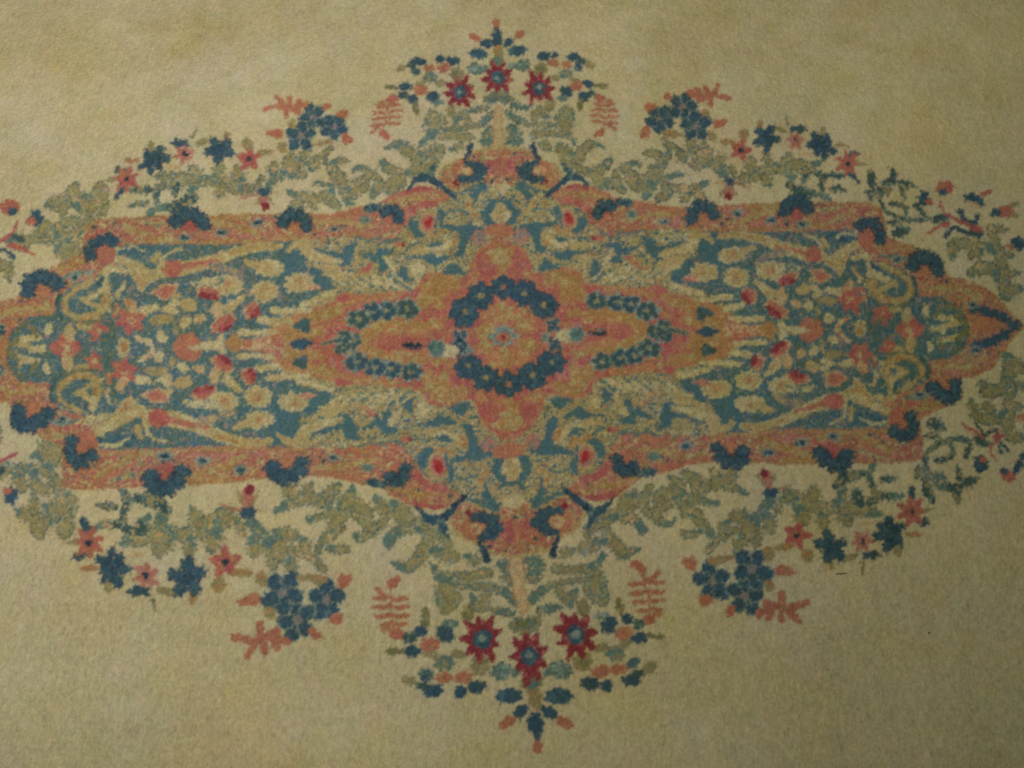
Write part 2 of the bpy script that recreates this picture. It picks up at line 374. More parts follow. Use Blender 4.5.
stroke(ln, [(688,228),(765,229.5),(848,227.5),(858,229)], 2.2, 2.2, 'ochre', mix='sand')
stroke(ln, [(860,233),(861,252),(882,259),(904,266),(917,280),(922,293)], 2, 2, 'coral', mix='sand', mixt=.2)
stroke(ln, [(856,232),(857,254),(880,264),(902,270)], 1.6, 1.6, 'sand')
stroke(ln, [(924,294),(946,294),(966,307),(974,325)], 2, 2, 'ochre')

# ------------------------------------------------------------------ sandy part: blue patches between the leaves
def patch(pts, dye='blue', q=QS, **kw):
    k = part('blue_patch'); kw['mix'] = 'teal'; kw['mixt'] = .5; poly(k, pts, dye, q=q, **kw)
patch(Q(95,512,180,488,240,490,300,476,302,500,232,522,212,545,218,600,244,645,198,655,178,600,160,560,112,532))
patch(Q(288,580,330,566,374,590,350,616,290,606))
patch(Q(268,642,340,648,372,616,402,640,495,640,400,668,350,694,290,668))
patch(Q(202,735,248,688,314,728,290,744,215,748), mix='sea')
patch(Q(555,612,640,598,660,628,745,616,692,655,660,680,642,655,636,704,600,712,583,642))
patch(Q(748,568,822,580,850,622,985,588,990,612,868,645,895,682,818,694,778,640,768,600))
patch(Q(492,698,536,722,530,800,455,816,492,750))
patch(Q(545,728,620,760,640,782,565,800,545,770))
patch(Q(905,805,945,718,1000,690,1035,740,1010,800,940,825))
patch(Q(1090,700,1150,640,1180,720,1165,780,1110,760,1070,770))
patch(P6(190,380,250,360,290,330,340,340,330,400,320,490,280,505,215,470,195,430))
patch(P6(60,575,110,490,165,470,155,530,130,590,80,600))
stroke(part('sprig'), Q(40,400,70,440,45,490), 6, 8, 'blue')
stroke(part('sprig'), Q(170,425,250,415,300,440), 2, 3, 'sea', mix='blue')
stroke(part('sprig'), Q(300,410,305,470), 3.5, 3, 'blue')
for c in [(640,800,720,790),(730,772,800,770),(830,785,880,750),(700,560,620,545),(540,560,600,570),(420,570,480,590)]:
    stroke(part('sprig'), Q(*c), 3, 2, 'sea', mix='teal')
for c, d in [((600,650,560,720,590,780),'pale'),((250,560,310,610,390,600),'pale'),((420,720,460,690,440,800),'pale'),
             ((700,700,760,740,800,745),'orange'),((690,690,740,720),'rose'),((880,700,950,690),'sand'),((560,800,640,760,700,770),'pale'),
             ((820,770,900,740,960,730),'pale'),((300,520,380,540,470,530),'ochre'),((230,560,250,600),'ochre'),((380,620,470,610),'sand')]:
    stroke(part('small_leaf'), Q(*c), 6, 3, d, serr=.3, per=5, mix='sand', mixt=.3)
# herringbone leaf tips above the coral centre
G5 = T(500, 240)
for i, (x, y) in enumerate([(470,215),(530,225),(600,215),(660,205),(720,205),(780,200),(840,200)]):
    stroke(part('small_leaf'), G5(x, y, x + 40, y - 18, x + 78, y - 55), 4, 2, 'pale', mix='sand', mixt=.2)
    stroke(None, G5(x + 30, y + 4, x + 66, y - 18, x + 96, y - 46), 1.6, 1.2, 'sea')
# the eye
e = part('eye_motif', label='pink eye shaped motif with a red centre')
ell(e, Q(420,500), 7.5, 9.5, 'blue', ang=.6)
ell(e, Q(365,468), 9, 12, 'pink', ang=-.2, edge='sand', ew=2.2, mix='lilac', mixt=.8)
ell(part('red_spot', e), Q(364,466), 3.6, 6.2, 'red', ang=-.35)
rd = part('red_bud'); ell(rd, Q(502,578), 3, 2.6, 'crimson'); ell(rd, Q(530,575), 4, 3, 'coral')
stroke(part('sprig'), Q(310,400,320,450,330,520), 2, 2.5, 'blue')
# figure on the vertical axis
K4 = T(420, 150)
ell(part('small_leaf'), K4(430,198), 9, 6, 'pale', q=V, lob=5, mix='sand')
kf = part('axis_figure', label='blue rimmed sand figure on the axis')
ell(kf, K4(428,325), 12, 12, 'sand', q=V, mix='pale', mixt=.5)
stroke(part('blue_patch'), K4(370,262,400,272,428,268,458,272,490,250), 4, 4, 'teal', q=V)
stroke(part('blue_patch'), K4(480,290,508,325,495,372), 7, 8, 'blue', mix='teal')
stroke(part('small_leaf'), K4(560,240,600,290,560,330), 8, 5, 'sand', mix='ochre', mixt=.3)
ell(part('small_leaf'), K4(425,425), 15, 7, 'orange', q=V, mix='coral', mixt=.2)
ell(part('blue_patch'), K4(425,490), 8, 4, 'blue', q=V)
ell(part('small_blossom'), K4(540,455), 7, 7, 'lilac', edge='pink', lob=5, mix='pink', mixt=.3)
patch(K4(515,165,545,170,565,205,605,232,585,250,573,300,560,250,530,205), mix='teal', mixt=.2)
# navy curled flower in the arch
n = part('curled_blossom', label='navy curled blossom in the coral arch')
ell(n, K4(640,108), 14, 13, 'orange', edge='sand', ew=2, mix='coral', mixt=.4)
for c_, r_ in (((618,66),4.5),((580,78),6),((550,105),7),((566,138),6.5),((606,150),5.5),((648,152),4.5)):
    ell(part('petal', n), K4(*c_), r_, r_ * .9, 'navy', lob=7, la=.18, edge='deep', ew=.9, mix='steel', mixt=.3)
ell(part('flower_center', n), K4(636,106), 6, 4.5, 'peach', mix='coral', mixt=.5)
ell(part('red_spot', n), K4(672,166), 3, 2.4, 'crimson')
stroke(part('navy_leaf'), K4(600,-25,622,25,640,45), 7, 3, 'deep', mix='navy', mixt=-.2)
# navy forked branch
br = part('forked_branch', label='dark blue forked branch')
stroke(br, K4(670,242,740,185,800,135), 4, 8, 'navy', mix='deep', mixt=.4)
stroke(br, K4(800,135,850,148,900,190), 8, 3, 'navy', serr=.2, per=4)
stroke(br, K4(800,140,782,95,765,75), 6, 4, 'navy', mix='sea', mixt=.3)

# ------------------------------------------------------------------ centre: coral rosette field
cf = part('coral_centre', merge=True, label='coral centre field of the medallion')
poly(cf, [(500,243),(515,244),(524,250),(532,262),(535,271),(545,273),(562,267),(578,271),(587,282),(612,286),(642,288),(664,286),(668,293),(687,297),(710,305),(729,315),(742,324),(752,331),(505,345),(495,340)],
     'rose', tex='rosy', edge='orange', ew=1.6)
oc = part('ochre_patch')
def och(pts, dye='ochre', mix='sand', mixt=.55, **kw): stroke(part('ochre_patch'), pts[0], pts[1], pts[2], dye, mix=mix, mixt=mixt, **kw)
och((G5(255,215,330,190,400,235,430,290), 12, 14))
och((G5(330,200,360,290,350,310), 12, 8))
och((G5(450,395,560,400,680,420,760,470), 7, 13)); och((G5(440,430,560,430,640,435), 6, 8), dye='orange')
och((G5(560,265,700,272,840,300), 4, 7), dye='orange')
och((G5(900,330,1000,350,1100,390,1180,470), 10, 14)); och((G5(860,290,900,330,960,360), 7, 7))
och((G5(1110,360,1190,400,1260,430), 12, 6), dye='orange'); och((G5(1000,430,1100,460,1180,500), 9, 12))
och((G5(20,60,30,120,10,160), 13, 8), q=V); och((G5(80,90,130,150,160,200), 8, 9), dye='orange')
och((G5(370,400,400,380,420,390), 7, 8)); ell(part('ochre_patch'), (500,255), 15, 8, 'sand', q=V, mix='ochre')
ell(part('ochre_patch'), (502,312), 8, 11, 'ochre', q=V, mix='sand'); ell(part('ochre_patch'), (525,325), 10, 8, 'ochre', mix='sand')
ell(part('ochre_patch'), G5(85,380), 9, 9, 'orange', mix='sand', mixt=.4)
ell(part('rose_patch'), G5(100,110), 8, 9, 'coral', mix='rose'); ell(part('rose_patch'), G5(640,495), 11, 8, 'coral', q=HZ, mix='rose')
ell(part('rose_patch'), G5(860,275), 6, 4, 'rose'); ell(part('rose_patch'), K4(330,620), 7, 6, 'rose', mix='pink')

def blossom(c, r, dye='navy', ctr='orange', n=5, q=QS, ang=0., edge=None, name='blossom', label=None, ps=.44, mix=None, cr=.22, elong=1.0, gap=.7):
    b = part(name, label=label); c = np.asarray(c, float).reshape(2)
    ell(b, [c], r * .35, r * .35, dye, q=q)
    for i in range(n):
        a = ang + 2 * math.pi * i / n
        pp = [c + r * .60 * np.array([math.cos(a) * elong, math.sin(a)])]
        ell(b, pp, r * ps + gap, r * ps * .85 + gap, 'mist' if dye == 'navy' and gap else dye, ang=a, q=q, lob=9, la=.10)
        ell(part('petal', b), pp, r * ps, r * ps * .80, dye, ang=a, q=q, lob=9, la=.10, edge='deep', ew=.9, mix='steel', mixt=.3)
    ell(b, [c], r * cr, r * cr, ctr, q=q)
    return b
# garland round the centre
blossom((503,286), 12, q=V, ctr='orange', n=6, ang=math.pi/2, gap=0, ps=.5)
blossom((524.4,292.5), 13, n=7, ctr='tan', gap=0, ps=.5); blossom((544,305), 13, n=7, ctr='tan', elong=1.2, gap=0, ps=.5)
blossom((553.3,325), 8, n=4, ctr='deep', ang=.6)
ell(part('small_leaf'), (545,337), 4, 4.5, 'sea', q=HZ, edge='mist', lob=5)
# centre flower
cfl = part('centre_flower', label='small flower at the centre of the rug, with a dark red eye')
ell(cfl, (503.5,336), 17, 4, 'mist', q=CC, mix='sea'); ell(cfl, (503.5,336), 12, 10.5, 'sea', q=CC, lob=8, la=.14, edge='mist', ew=1.6, mix='mist', mixt=.5)
ell(part('flower_center', cfl), (503.5,337), 7.5, 5.5, 'coral', q=CC, mix='orange'); ell(part('red_spot', cfl), (504,337), 2.3, 2.3, 'crimson', q=CC)
# rings of sea green florets
def floret(c, r, q=QS, n=5, el=1.2, dye='seadark'):
    b = part('floret'); c = np.asarray(c, float).reshape(1, 2)
    ell(b, c, r * el, r, 'mist', q=q, lob=n + 3, la=.12, mix='sea', mixt=.3)
    for i in range(n):
        a = 2 * math.pi * i / n + .4
        ell(part('petal', b), c + r * .58 * np.array([[math.cos(a) * el, math.sin(a)]]), r * .42, r * .38, dye, q=q, mix='navy', mixt=.5)
    ell(b, c, r * .2, r * .2, 'tan', q=q)
floret((596.6,301), 9.5); floret((617,303), 9.5, dye='navy'); floret((631,305), 9.5, dye='navy'); floret((647,312), 10, el=1.3)
floret((655,331), 7, el=1.0); floret((664,328), 7)
stroke(part('dark_spike'), G5(900,480,1000,500), 6, 3, 'seadark', q=HZ, edge='mist', ew=.8)
ell(part('floret'), G5(665,508), 4, 4, 'mist', q=HZ) if False else None
ax = part('axis_bud', label='pale bud on the axis with a green cup')
ell(ax, G5(345,510), 9, 6.5, 'pale', q=HZ, mix='sand', mixt=.6)
ell(part('calyx', ax), G5(408,502), 8.5, 8, 'sea', q=HZ, lob=6, edge='mist', ew=1.4, mix='teal', mixt=.1)
ell(part('dark_spike'), G5(522,497), 9.5, 3.2, 'deep', q=HZ, mix='lilac', mixt=.7)
Mi = T(650, 240)
ell(part('dark_spike'), Mi(285,395), 8, 6.5, 'seadark', mix='blue', mixt=.2, lob=3, la=.2)
ell(part('dark_spike'), Mi(305,490), 11, 5, 'navy', q=HZ, lob=4, la=.15)

# ------------------------------------------------------------------ blue part: leaves, blossoms, beetles
def lf2(pts, w0, w1, dye='pale', **kw):
    kw.setdefault('mix', 'sand'); kw.setdefault('mixt', .3); kw.setdefault('serr', .15)
    kw.setdefault('per', 4); stroke(part('small_leaf'), pts, w0, w1, dye, **kw)
lf2(Mi(110,240,190,265,285,290), 6, 5); lf2(Mi(240,322,330,315,425,300), 4, 6.5); lf2(Mi(400,372,440,360,488,348), 6, 7)
lf2(Mi(430,420,510,425,595,420), 5, 6.5); lf2(Mi(420,480,540,482,600,482), 12, 9, 'peach', mix='coral', mixt=.2, q=HZ)
ell(part('ochre_patch'), Mi(635,478), 8, 8, 'ochre', q=HZ, lob=4)
lf2(Mi(692,445,722,480,698,515), 6, 6, q=HZ); lf2(Mi(705,480,755,480), 7, 4, q=HZ)
def sandb(c, rx, ry, ang=0., q=QS, lab=None):
    b = part('sand_blossom'); ell(b, c, rx, ry, 'sand', ang=ang, q=q, lob=9, la=.09, edge='pale', ew=1.6, mix='pale', mixt=.5)
    star(part('flower_center', b), c, min(rx, ry) * .62, 7, 1.5, 'orange', q=q, mix='sand', mixt=.3)
    return b
sandb(Mi(460,198), 13, 10); sandb(Mi(290,175), 14.5, 9); sandb(Mi(440,80), 14.5, 8, -.12); sandb(Mi(640,165), 14, 9)
lf2(Mi(490,65,552,38), 9, 4, 'sand'); lf2(Mi(680,150,740,145,795,155), 9, 5, 'pale', mix='sea'); lf2(Mi(180,212,240,205), 3, 7, 'pink', mix='peach')
lf2(P6(0,455,100,430,170,400,190,350), 5, 12, 'sand', mix='pale'); lf2(P6(170,345,240,350,285,382), 10, 4, 'sand'); lf2(P6(10,520,100,490,150,460), 6, 4, 'sand')
tl = part('tulip_leaf', label='long sand leaf with a coral bud')
stroke(tl, P6(320,352,420,345,540,370,660,415,780,450,850,455), 6, 15, 'sand', mix='pale', mixt=.2)
stroke(tl, P6(330,348,440,345,560,375), 5, 4, 'sand', mix='ochre')
stroke(part('pink_vein', tl), P6(620,410,700,425,780,445), 3, 5, 'coral', mix='pink'); ell(part('bud', tl), P6(820,452), 8.5, 7.5, 'coral', mix='rose')
lf2(P6(520,490,580,460,650,440), 5, 8, 'lilac', mix='sand', mixt=.1)
lf2(P6(770,350,830,370,870,430), 3, 2.5, 'pale'); lf2(P6(870,370,890,410), 5, 6, 'sand')
tu = part('tulip', label='sand tulip shape')
poly(tu, P6(870,450,910,460,960,430,1000,400,1010,450,985,520,962,565,925,530,880,500), 'sand', mix='ochre', mixt=.5, edge='pale', ew=1.4)
stroke(part('blue_patch'), P6(895,350,950,340,1000,365,940,385,890,365), 4, 4, 'blue', mix='navy', mixt=.6)
lf2(F2(0,210,60,170,130,130,140,60), 9, 7, 'sand', mix='pale'); lf2(F2(10,110,60,75,130,90), 6, 5, 'pale', mix='sea')
lf2(F2(110,200,180,190,205,240,200,340), 6, 8, 'sand', mix='pale', mixt=.1); lf2(F2(110,260,150,310,150,330), 3, 4, 'pale')
stroke(part('blue_patch'), F2(5,115,60,90,125,100), 3.5, 4, 'blue', mix='navy', mixt=.4)
d = part('coral_diamond', label='coral lozenge with a pale rim')
poly(d, P6(798,530,860,525,925,570,860,610,825,590), 'coral', smooth=False, edge='peach', ew=1.8, mix='pink')
def beetle(c, rx, ry, ang):
    b = part('beetle_motif', label='crimson beetle shaped motif with a coral back')
    c = np.asarray(c).reshape(1, 2)
    off = -np.array([[math.cos(ang + 1.57), math.sin(ang + 1.57)]]) * ry * .30
    ell(b, c + off, rx, ry, 'coral', ang=ang, lob=9, la=.08, edge='peach', ew=1.5, mix='rose')
    ell(part('red_spot', b), c - off, rx * .80, ry * .48, 'crimson', ang=ang, mix='rose', mixt=.6)
beetle(Mi(518,305), 9.5, 7, .95); beetle(Mi(668,380), 13.5, 7, .62); beetle(P6(680,588), 12, 6, -.3)
lf2(Mi(562,225,600,250,640,290), 5, 10, 'sand', mix='pale', mixt=0.); lf2(Mi(590,150,600,180), 3, 3, 'pale')
for x, y, rx, ry, a, dd in [(700,300,6,8,0,'peach'),(778,342,6,4,.4,'peach'),(845,352,4.5,5.5,-.5,'pale'),(900,285,8,3,-.4,'pale'),(940,325,11,4,.05,'tan'),
    (990,275,10,4,.2,'pale'),(892,378,2.6,7,.1,'tan'),(955,415,4.5,5.5,.5,'pale'),(822,262,8,5.5,-.4,'sand'),(880,255,5,3,.3,'pale'),(870,215,4,3,0,'sand')]:
    ell(part('small_leaf'), Mi(x, y), rx, ry, dd, ang=a, lob=5, la=.08, mix='sand', mixt=.6)
td = part('coral_teardrop', label='coral teardrop with a pale heart on the axis')
ell(td, Mi(855,480), 12.5, 12.5, 'coral', q=HZ, lob=3, la=.05, mix='orange', mixt=.5)
stroke(part('pale_heart', td), Mi(755,480,800,480,850,482), 9, 3, 'pale', q=HZ, edge='sand', ew=1.2)
Nn = T(740, 280)
stroke(part('crescent', label='pale crescent on blue'), Nn(575,202,530,230,520,262,545,300,580,322), 5, 5, 'pale', q=HZ, mix='coral', mixt=.5)
ell(part('diamond', label='sand lozenge on the axis'), Nn(645,258), 6, 9, 'sand', q=HZ, edge='pale', ew=1.4, mix='ochre', mixt=.3)
def rosette(c, r, n=6, pt=None):
    b = part('coral_rosette'); c = np.asarray(c, float).reshape(2)
    star(b, [c], r, n, r * .55, 'coral', mix='rose', mixt=.2, pw=.6)
    ell(part('flower_center', b), [c], r * .25, r * .22, 'peach', mix='coral', mixt=.4)
rosette((850.8,300), 15); rosette(Nn(758,185).reshape(2), 11.5, 5)
lf2(Nn(590,20,575,50), 7, 9, 'peach', mix='orange'); lf2(Nn(650,50,665,100), 5, 5, 'coral'); lf2(Nn(800,160,840,155), 6, 8, 'sand')
lf2(Nn(700,50,690,80), 4, 3, 'pale')
dg = part('coral_lozenge', label='large coral lozenge with sand tips')
ell(dg, Nn(908,262), 13, 12, 'coral', q=HZ, lob=4, la=.14, mix='rose')
ell(part('tip', dg), Nn(892,192), 5.5, 8.5, 'sand', mix='peach')
ell(part('flower_center', dg), Nn(905,275), 4.5, 5.5, 'peach', q=HZ, mix='coral', mixt=.1)
ell(part('small_leaf'), Nn(990,163), 3.6, 6, 'pale', ang=-.2)
for c in [(535,575,600,590), (560,510,610,520,640,512), (570,640,640,625,680,612)]:
    lf2(F2(*c), 5, 4, 'pale', mix='sand')
lf2(F2(620,560,700,545,735,560), 6, 5, 'sand', q=HZ)
hk = part('hook_leaf', label='curled sand hook leaf')
stroke(hk, F2(345,275,405,320,418,385,370,430,290,425,235,385,215,330), 5, 10, 'sand', mix='ochre', mixt=.4, edge='olive', ew=.9)
lf2(F2(240,385,290,360,335,335), 4, 6, 'sand'); lf2(F2(225,280,260,310,290,320), 5, 7, 'pale')
lf2(F2(270,235,320,268), 5, 5, 'sand'); stroke(part('blue_patch'), F2(210,225,240,265), 4, 5, 'navy', mix='teal')
stroke(part('sprig'), F2(230,440,320,465,420,445), 2, 2, 'olive'); stroke(part('sprig'), F2(430,300,455,370,430,440), 4, 2, 'seadark')
stroke(part('sprig'), F2(590,430,690,490,730,570), 3, 3, 'olive', mix='seadark')
stroke(part('sprig'), F2(570,470,560,520), 5, 4, 'olive'); stroke(part('sprig'), F2(660,520,710,555), 5, 4, 'olive')
stroke(part('sprig'), Nn(690,140,695,230,750,330), 5, 6, 'teal', mix='olive', mixt=.4)

# ------------------------------------------------------------------ navy arc blossoms along the band
def arcb(c, ri, ro, a0, a1, n=6, ctr='orange', q=QS, up=-math.pi / 2, tilt=0., cs=.9, lab=None):
    """c: centre, petals on an arc; angles measured from 'up' (clockwise), mirrored through the sheet points"""
    b = part('arc_blossom', label=lab); c = np.asarray(c, float).reshape(2)
    rm, pr = (ri + ro) / 2, (ro - ri) / 2
    ell(b, [c], ri * cs + 2, ri * cs + 2, ctr, q=q, mix='coral', mixt=.5)
    for i in range(n):
        a = up + tilt + a0 + (a1 - a0) * i / (n - 1)
        ell(part('petal', b), [c + rm * np.array([math.cos(a), math.sin(a)])], pr * 1.3, pr * .98, 'navy', ang=a, q=q, lob=8, la=.16, edge='deep', ew=1.15, mix='steel', mixt=.15)
arcb((606,213), 4, 13.5, -1.75, .9, 5, ctr='coral')
ell(part('navy_leaf'), Q(660,385), 10, 4, 'navy', ang=.15, mix='sea', mixt=.5); ell(part('floret'), Q(705,450), 6, 4, 'sea', edge='mist')
arcb((703,217), 6, 17, -1.7, 1.35, 6)
arcb((797,212), 6, 17.5, -1.55, 1.3, 6, ctr='rose')
arcb((868,236), 8, 18, -.8, 1.9, 6, ctr='coral', cs=1.2)
arcb((925,269), 7, 19, -1.35, 1.75, 7)
tp = part('tip_blossom', label='navy flame shaped blossom at the end of the medallion')
ell(tp, (988,324.5), 14, 7.5, 'orange', q=HZ, mix='coral')
for c in [(974,309),(984,310.5),(994,313),(1004,317)]: ell(part('petal', tp), [c], 6, 5.2, 'navy', ang=.25, lob=7, la=.15)
ell(part('petal', tp), (1014,325), 7.5, 6, 'navy', q=HZ, lob=6, la=.2, mix='steel', mixt=.2)
for c in [(973,305), Q(875,490)[0], P6(415,228)[0], P6(592,265)[0], P6(760,290)[0], F2(345,210)[0]]:
    fl = part('floret'); ell(fl, [c], 6, 3.8, 'mist', lob=7, la=.15, mix='sea', mixt=.2); ell(part('flower_center', fl), [c], 3.6, 2, 'deep', mix='navy', mixt=-.2)

# ------------------------------------------------------------------ blossoms outside the medallion
Z = T(640, 60)
blossom((659.7,118), 15, ctr='lilac', ang=.3); blossom((683,106), 14.5, ctr='lilac', ang=-1.2); blossom((696,126), 15.5, ctr='lilac', ang=.9, n=5)
for x, y, rx, ry, a, dd in [(150,195,5,3.5,.6,'coral'),(55,245,6,4.5,-.2,'coral'),(28,385,5,7,.5,'coral'),(425,340,8.5,4.5,-.2,'coral'),(345,285,4,4.5,.2,'tan'),
    (390,410,3.5,6,-.2,'tan'),(170,390,12,3.5,.15,'tan')]:
    ell(part('bud' if dd == 'coral' else 'small_leaf'), Z(x, y), rx, ry, dd, ang=a, lob=3, la=.12, mix='orange' if dd == 'coral' else 'ochre', mixt=.4)
fr = part('coral_sprig', label='small coral fern beside the navy blossom cluster')
stroke(fr, Z(270,185,350,195,420,195), 3, 3, 'coral')
for c in [(300,155,330,198),(350,145,362,195),(415,138,385,190),(472,206,410,192),(378,245,372,200),(310,215,345,200),(262,172,300,190)]:
    stroke(part('leaflet', fr), Z(*c), 5.5, 6, 'coral', mix='orange', mixt=.4)
f = part('coral_fern', label='upright coral fern leaf')
stroke(f, A(225,215,240,130,232,60), 1.6, 1.6, 'coral')
for y, wl, wr in ((70,58,48),(101,68,64),(133,70,74),(165,70,72)):
    stroke(part('leaflet', f), A(228,y + 6,205,y + 1,236 - wl,y), 3.0, 2.2, 'coral', mix='orange', mixt=.3, bulge=3.9)
    stroke(part('leaflet', f), A(244,y + 12,268,y + 6,242 + wr,y + 6), 3.0, 2.2, 'coral', mix='orange', mixt=.3, bulge=3.9)
ell(part('leaflet', f), A(215,38), 6, 4, 'coral', ang=.3); ell(part('leaflet', f), A(215,228), 7, 4, 'coral', ang=-.6)
stroke(part('leaflet', f), A(265,185,298,210), 4.5, 3, 'coral'); ell(part('leaflet', f), A(265,62), 4, 3, 'orange')

def small_star(c, r, dye, n=5, ctr='deep', cr=2.4, ang=0., label=None, mix=None, pw=.55):
    b = part('star_blossom', label=label); star(b, c, r * 1.05, n, r * .5, dye, ang=ang, pw=pw, mix=mix, mixt=.5)
    ell(part('flower_center', b), c, cr, cr, ctr)
small_star(Z(535,482), 12, 'rose', 5, label='coral star blossom', mix='orange')
for x, y, rx, ry, a in [(550,400,5,6,.5),(465,440,8,3.5,.1),(640,350,3,5,0),(380,415,3,5,0)]: ell(part('small_leaf'), Z(x, y), rx, ry, 'tan', ang=a, mix='ochre', mixt=.2)
def lobed(c, r, n=5, ang=0.):
    b = part('blossom', label='navy lobed blossom with small petals'); c = np.asarray(c, float).reshape(2)
    ell(b, [c], r * .45, r * .42, 'navy')
    for i in range(n):
        a = ang + 2 * math.pi * i / n
        ell(part('petal', b), [c + r * .6 * np.array([math.cos(a), math.sin(a)])], r * .44, r * .34, 'navy', ang=a, lob=7, la=.18, edge='deep', ew=.9, mix='steel', mixt=.3)
lobed(Z(670,420), 14, 5, .2)
small_star(Z(825,430), 10.5, 'pink', 6, label='pink star blossom with a navy cap', mix='coral')
ell(part('navy_leaf'), Z(842,372), 8, 4, 'navy', lob=5, la=.2, mix='seadark', mixt=.3)
ell(part('small_leaf'), Z(745,372), 7, 3, 'tan', ang=.3); stroke(part('small_leaf'), Z(770,295,790,345), 1.5, 3, 'olive')
lobed(B(420,180), 13, 5, .5); lobed(B(460,215), 11, 4, .2)
ell(part('small_leaf'), B(540,190), 8, 2.5, 'orange', mix='tan', mixt=.2); ell(part('small_leaf'), B(440,118), 3.5, 5, 'tan'); ell(part('small_leaf'), B(345,238), 7, 2, 'peach')
ell(part('navy_leaf'), B(605,240), 6.5, 3.6, 'seadark', ang=-.3, lob=5, mix='navy'); stroke(part('navy_leaf'), B(590,335,625,380), 7, 5, 'navy', mix='seadark', mixt=.4)
small_star(B(575,288), 14, 'coral', 7, label='red orange star blossom between two dark leaves', mix='rose')
stroke(part('small_leaf'), B(640,290,690,292), 4, 1.5, 'tan')
# flower above the band
sb = part('spotted_blossom', label='pink blossom with a navy cap and a crimson spot')
ell(sb, Z(478,700), 5, 8, 'pink', mix='coral'); stroke(sb, Z(500,655,540,665,585,680), 3, 2, 'pink', mix='tan'); stroke(sb, Z(450,655,405,648), 3, 2.5, 'peach')
stroke(sb, Z(455,680,430,725), 2.5, 2, 'tan'); stroke(sb, Z(500,690,520,725), 3, 2, 'tan')
ell(part('petal', sb), Z(475,645), 6.5, 4.2, 'navy', lob=6, la=.15); ell(part('red_spot', sb), Z(470,730), 4, 4, 'crimson')
# flowers at the right edge
for (x, y, rx, ry, a, dd) in [(362,250,6.5,7.5,.2,'navy'),(395,275,4,3,.3,'coral'),(500,180,9,7,-.2,'coral'),(487,210,4.5,4,0,'navy'),(690,265,11,6,.5,'navy'),
    (770,218,6.5,2.8,-.35,'coral'),(690,298,7,2.5,.4,'peach'),(890,345,9,6,0,'coral'),(830,350,5.5,4.5,0,'navy'),(955,300,6,3,-.3,'tan'),(960,370,5,2.5,.1,'tan'),(985,550,9,7,.5,'navy'),(920,575,5,3,.4,'orange')]:
    ell(part('petal' if False else ('bud' if dd in ('coral', 'peach', 'orange') else 'navy_bud' if dd == 'navy' else 'small_leaf')), D(x, y), rx, ry, dd, ang=a, lob=6, la=.13, mix={'coral': 'rose', 'navy': 'blue'}.get(dd), mixt=.7)
rb = part('coral_branch', label='curved coral branch with dark leaves')
stroke(rb, D(470,270,495,340,560,385,640,415,730,460), 2.5, 5, 'rose'); stroke(rb, D(385,480,440,450,520,420), 3, 4.5, 'rose', mix='coral')
ell(rb, D(705,460), 7, 4.5, 'rose', ang=.2)
stroke(part('leaf', rb), D(600,330,620,380,690,415), 5, 3, 'navy', serr=.3, per=4, mix='seadark'); stroke(part('leaf', rb), D(710,370,705,420), 6, 5, 'navy', mix='seadark')
stroke(part('leaf', rb), D(505,500,560,445,640,480,730,495), 4, 5, 'navy', serr=.25, per=4, mix='seadark'); stroke(part('leaf', rb), D(450,385,490,370), 7, 5, 'seadark')

# ------------------------------------------------------------------ bouquet at each end of the vertical axis
Y1, Y2 = T(384, 0), T(500, 0)
def starflower(c, r, q=QS, n=10, ang=.2, lab=None):
    b = part('star_flower', label=lab or 'crimson star flower with a navy centre'); c = np.asarray(c).reshape(1, 2)
    ell(b, c, r * .55, r * .5, 'crimson', q=q)
    for i in range(n):
        a = ang + 2 * math.pi * i / n
        e2 = c + np.array([[math.cos(a), math.sin(a)]]) * r * (.90 + .10 * math.sin(i * 2.3)); s2 = c + np.array([[math.cos(a), math.sin(a)]]) * r * .3
        stroke(part('petal', b), np.r_[s2, e2], 4.0, 2.6, 'crimson', q=q, bulge=6.8, mix='rose', mixt=.7)
    ell(part('flower_center', b), c, r * .38, r * .38, 'navy', q=q, mix='blue', mixt=.6); ell(part('flower_center', b), c, r * .17, r * .15, 'mist', q=q, mix='sea')
def leafell(Tt, x, y, rx, ry, a, dd, q=QS, name='small_leaf', mix=None, **kw):
    ell(part(name), Tt(x, y), rx, ry * 1.05, dd, ang=a, q=q, lob=7, la=.1, mix=mix, mixt=.3, **kw)
leafell(Y1, 610, 290, 5, 10, 0, 'tan', V, mix='ochre'); leafell(Y1, 607, 335, 9, 5.5, 0, 'tan', V, mix='olive')
leafell(Y1, 605, 325, 5, 3.5, 0, 'sea', V)
leafell(Y1, 835, 375, 7, 6.5, 0, 'tan', mix='olive'); leafell(Y1, 885, 560, 5, 7, 0, 'tan', mix='olive')
starflower((497.5,77.5), 18, V, 9); starflower((538.7,88), 18, n=9, ang=.0)
leafell(Y1, 740, 352, 8, 6, -.2, 'sea', mix='mist', edge='seadark', ew=1.1); leafell(Y1, 690, 352, 5, 3, .1, 'sea', mix='mist')
leafell(Y1, 600, 205, 6, 7.5, 0, 'navy', V, 'petal_pad'); leafell(Y1, 601, 165, 2.8, 4, 0, 'navy', V, 'petal_pad')
leafell(Y1, 598, 125, 4.2, 4.5, 0, 'coral', V, 'bud', mix='orange')
leafell(Y1, 663, 230, 6.5, 4, -.6, 'navy', name='petal_pad'); leafell(Y1, 722, 190, 6.5, 3.4, -.5, 'coral', name='bud', mix='orange')
leafell(Y1, 712, 275, 9.8, 5.5, -.12, 'navy', name='petal_pad', mix='blue')
leafell(Y1, 850, 305, 7, 4.5, -.1, 'navy', name='petal_pad', mix='seadark'); leafell(Y1, 913, 295, 4.2, 4, 0, 'navy', name='petal_pad')
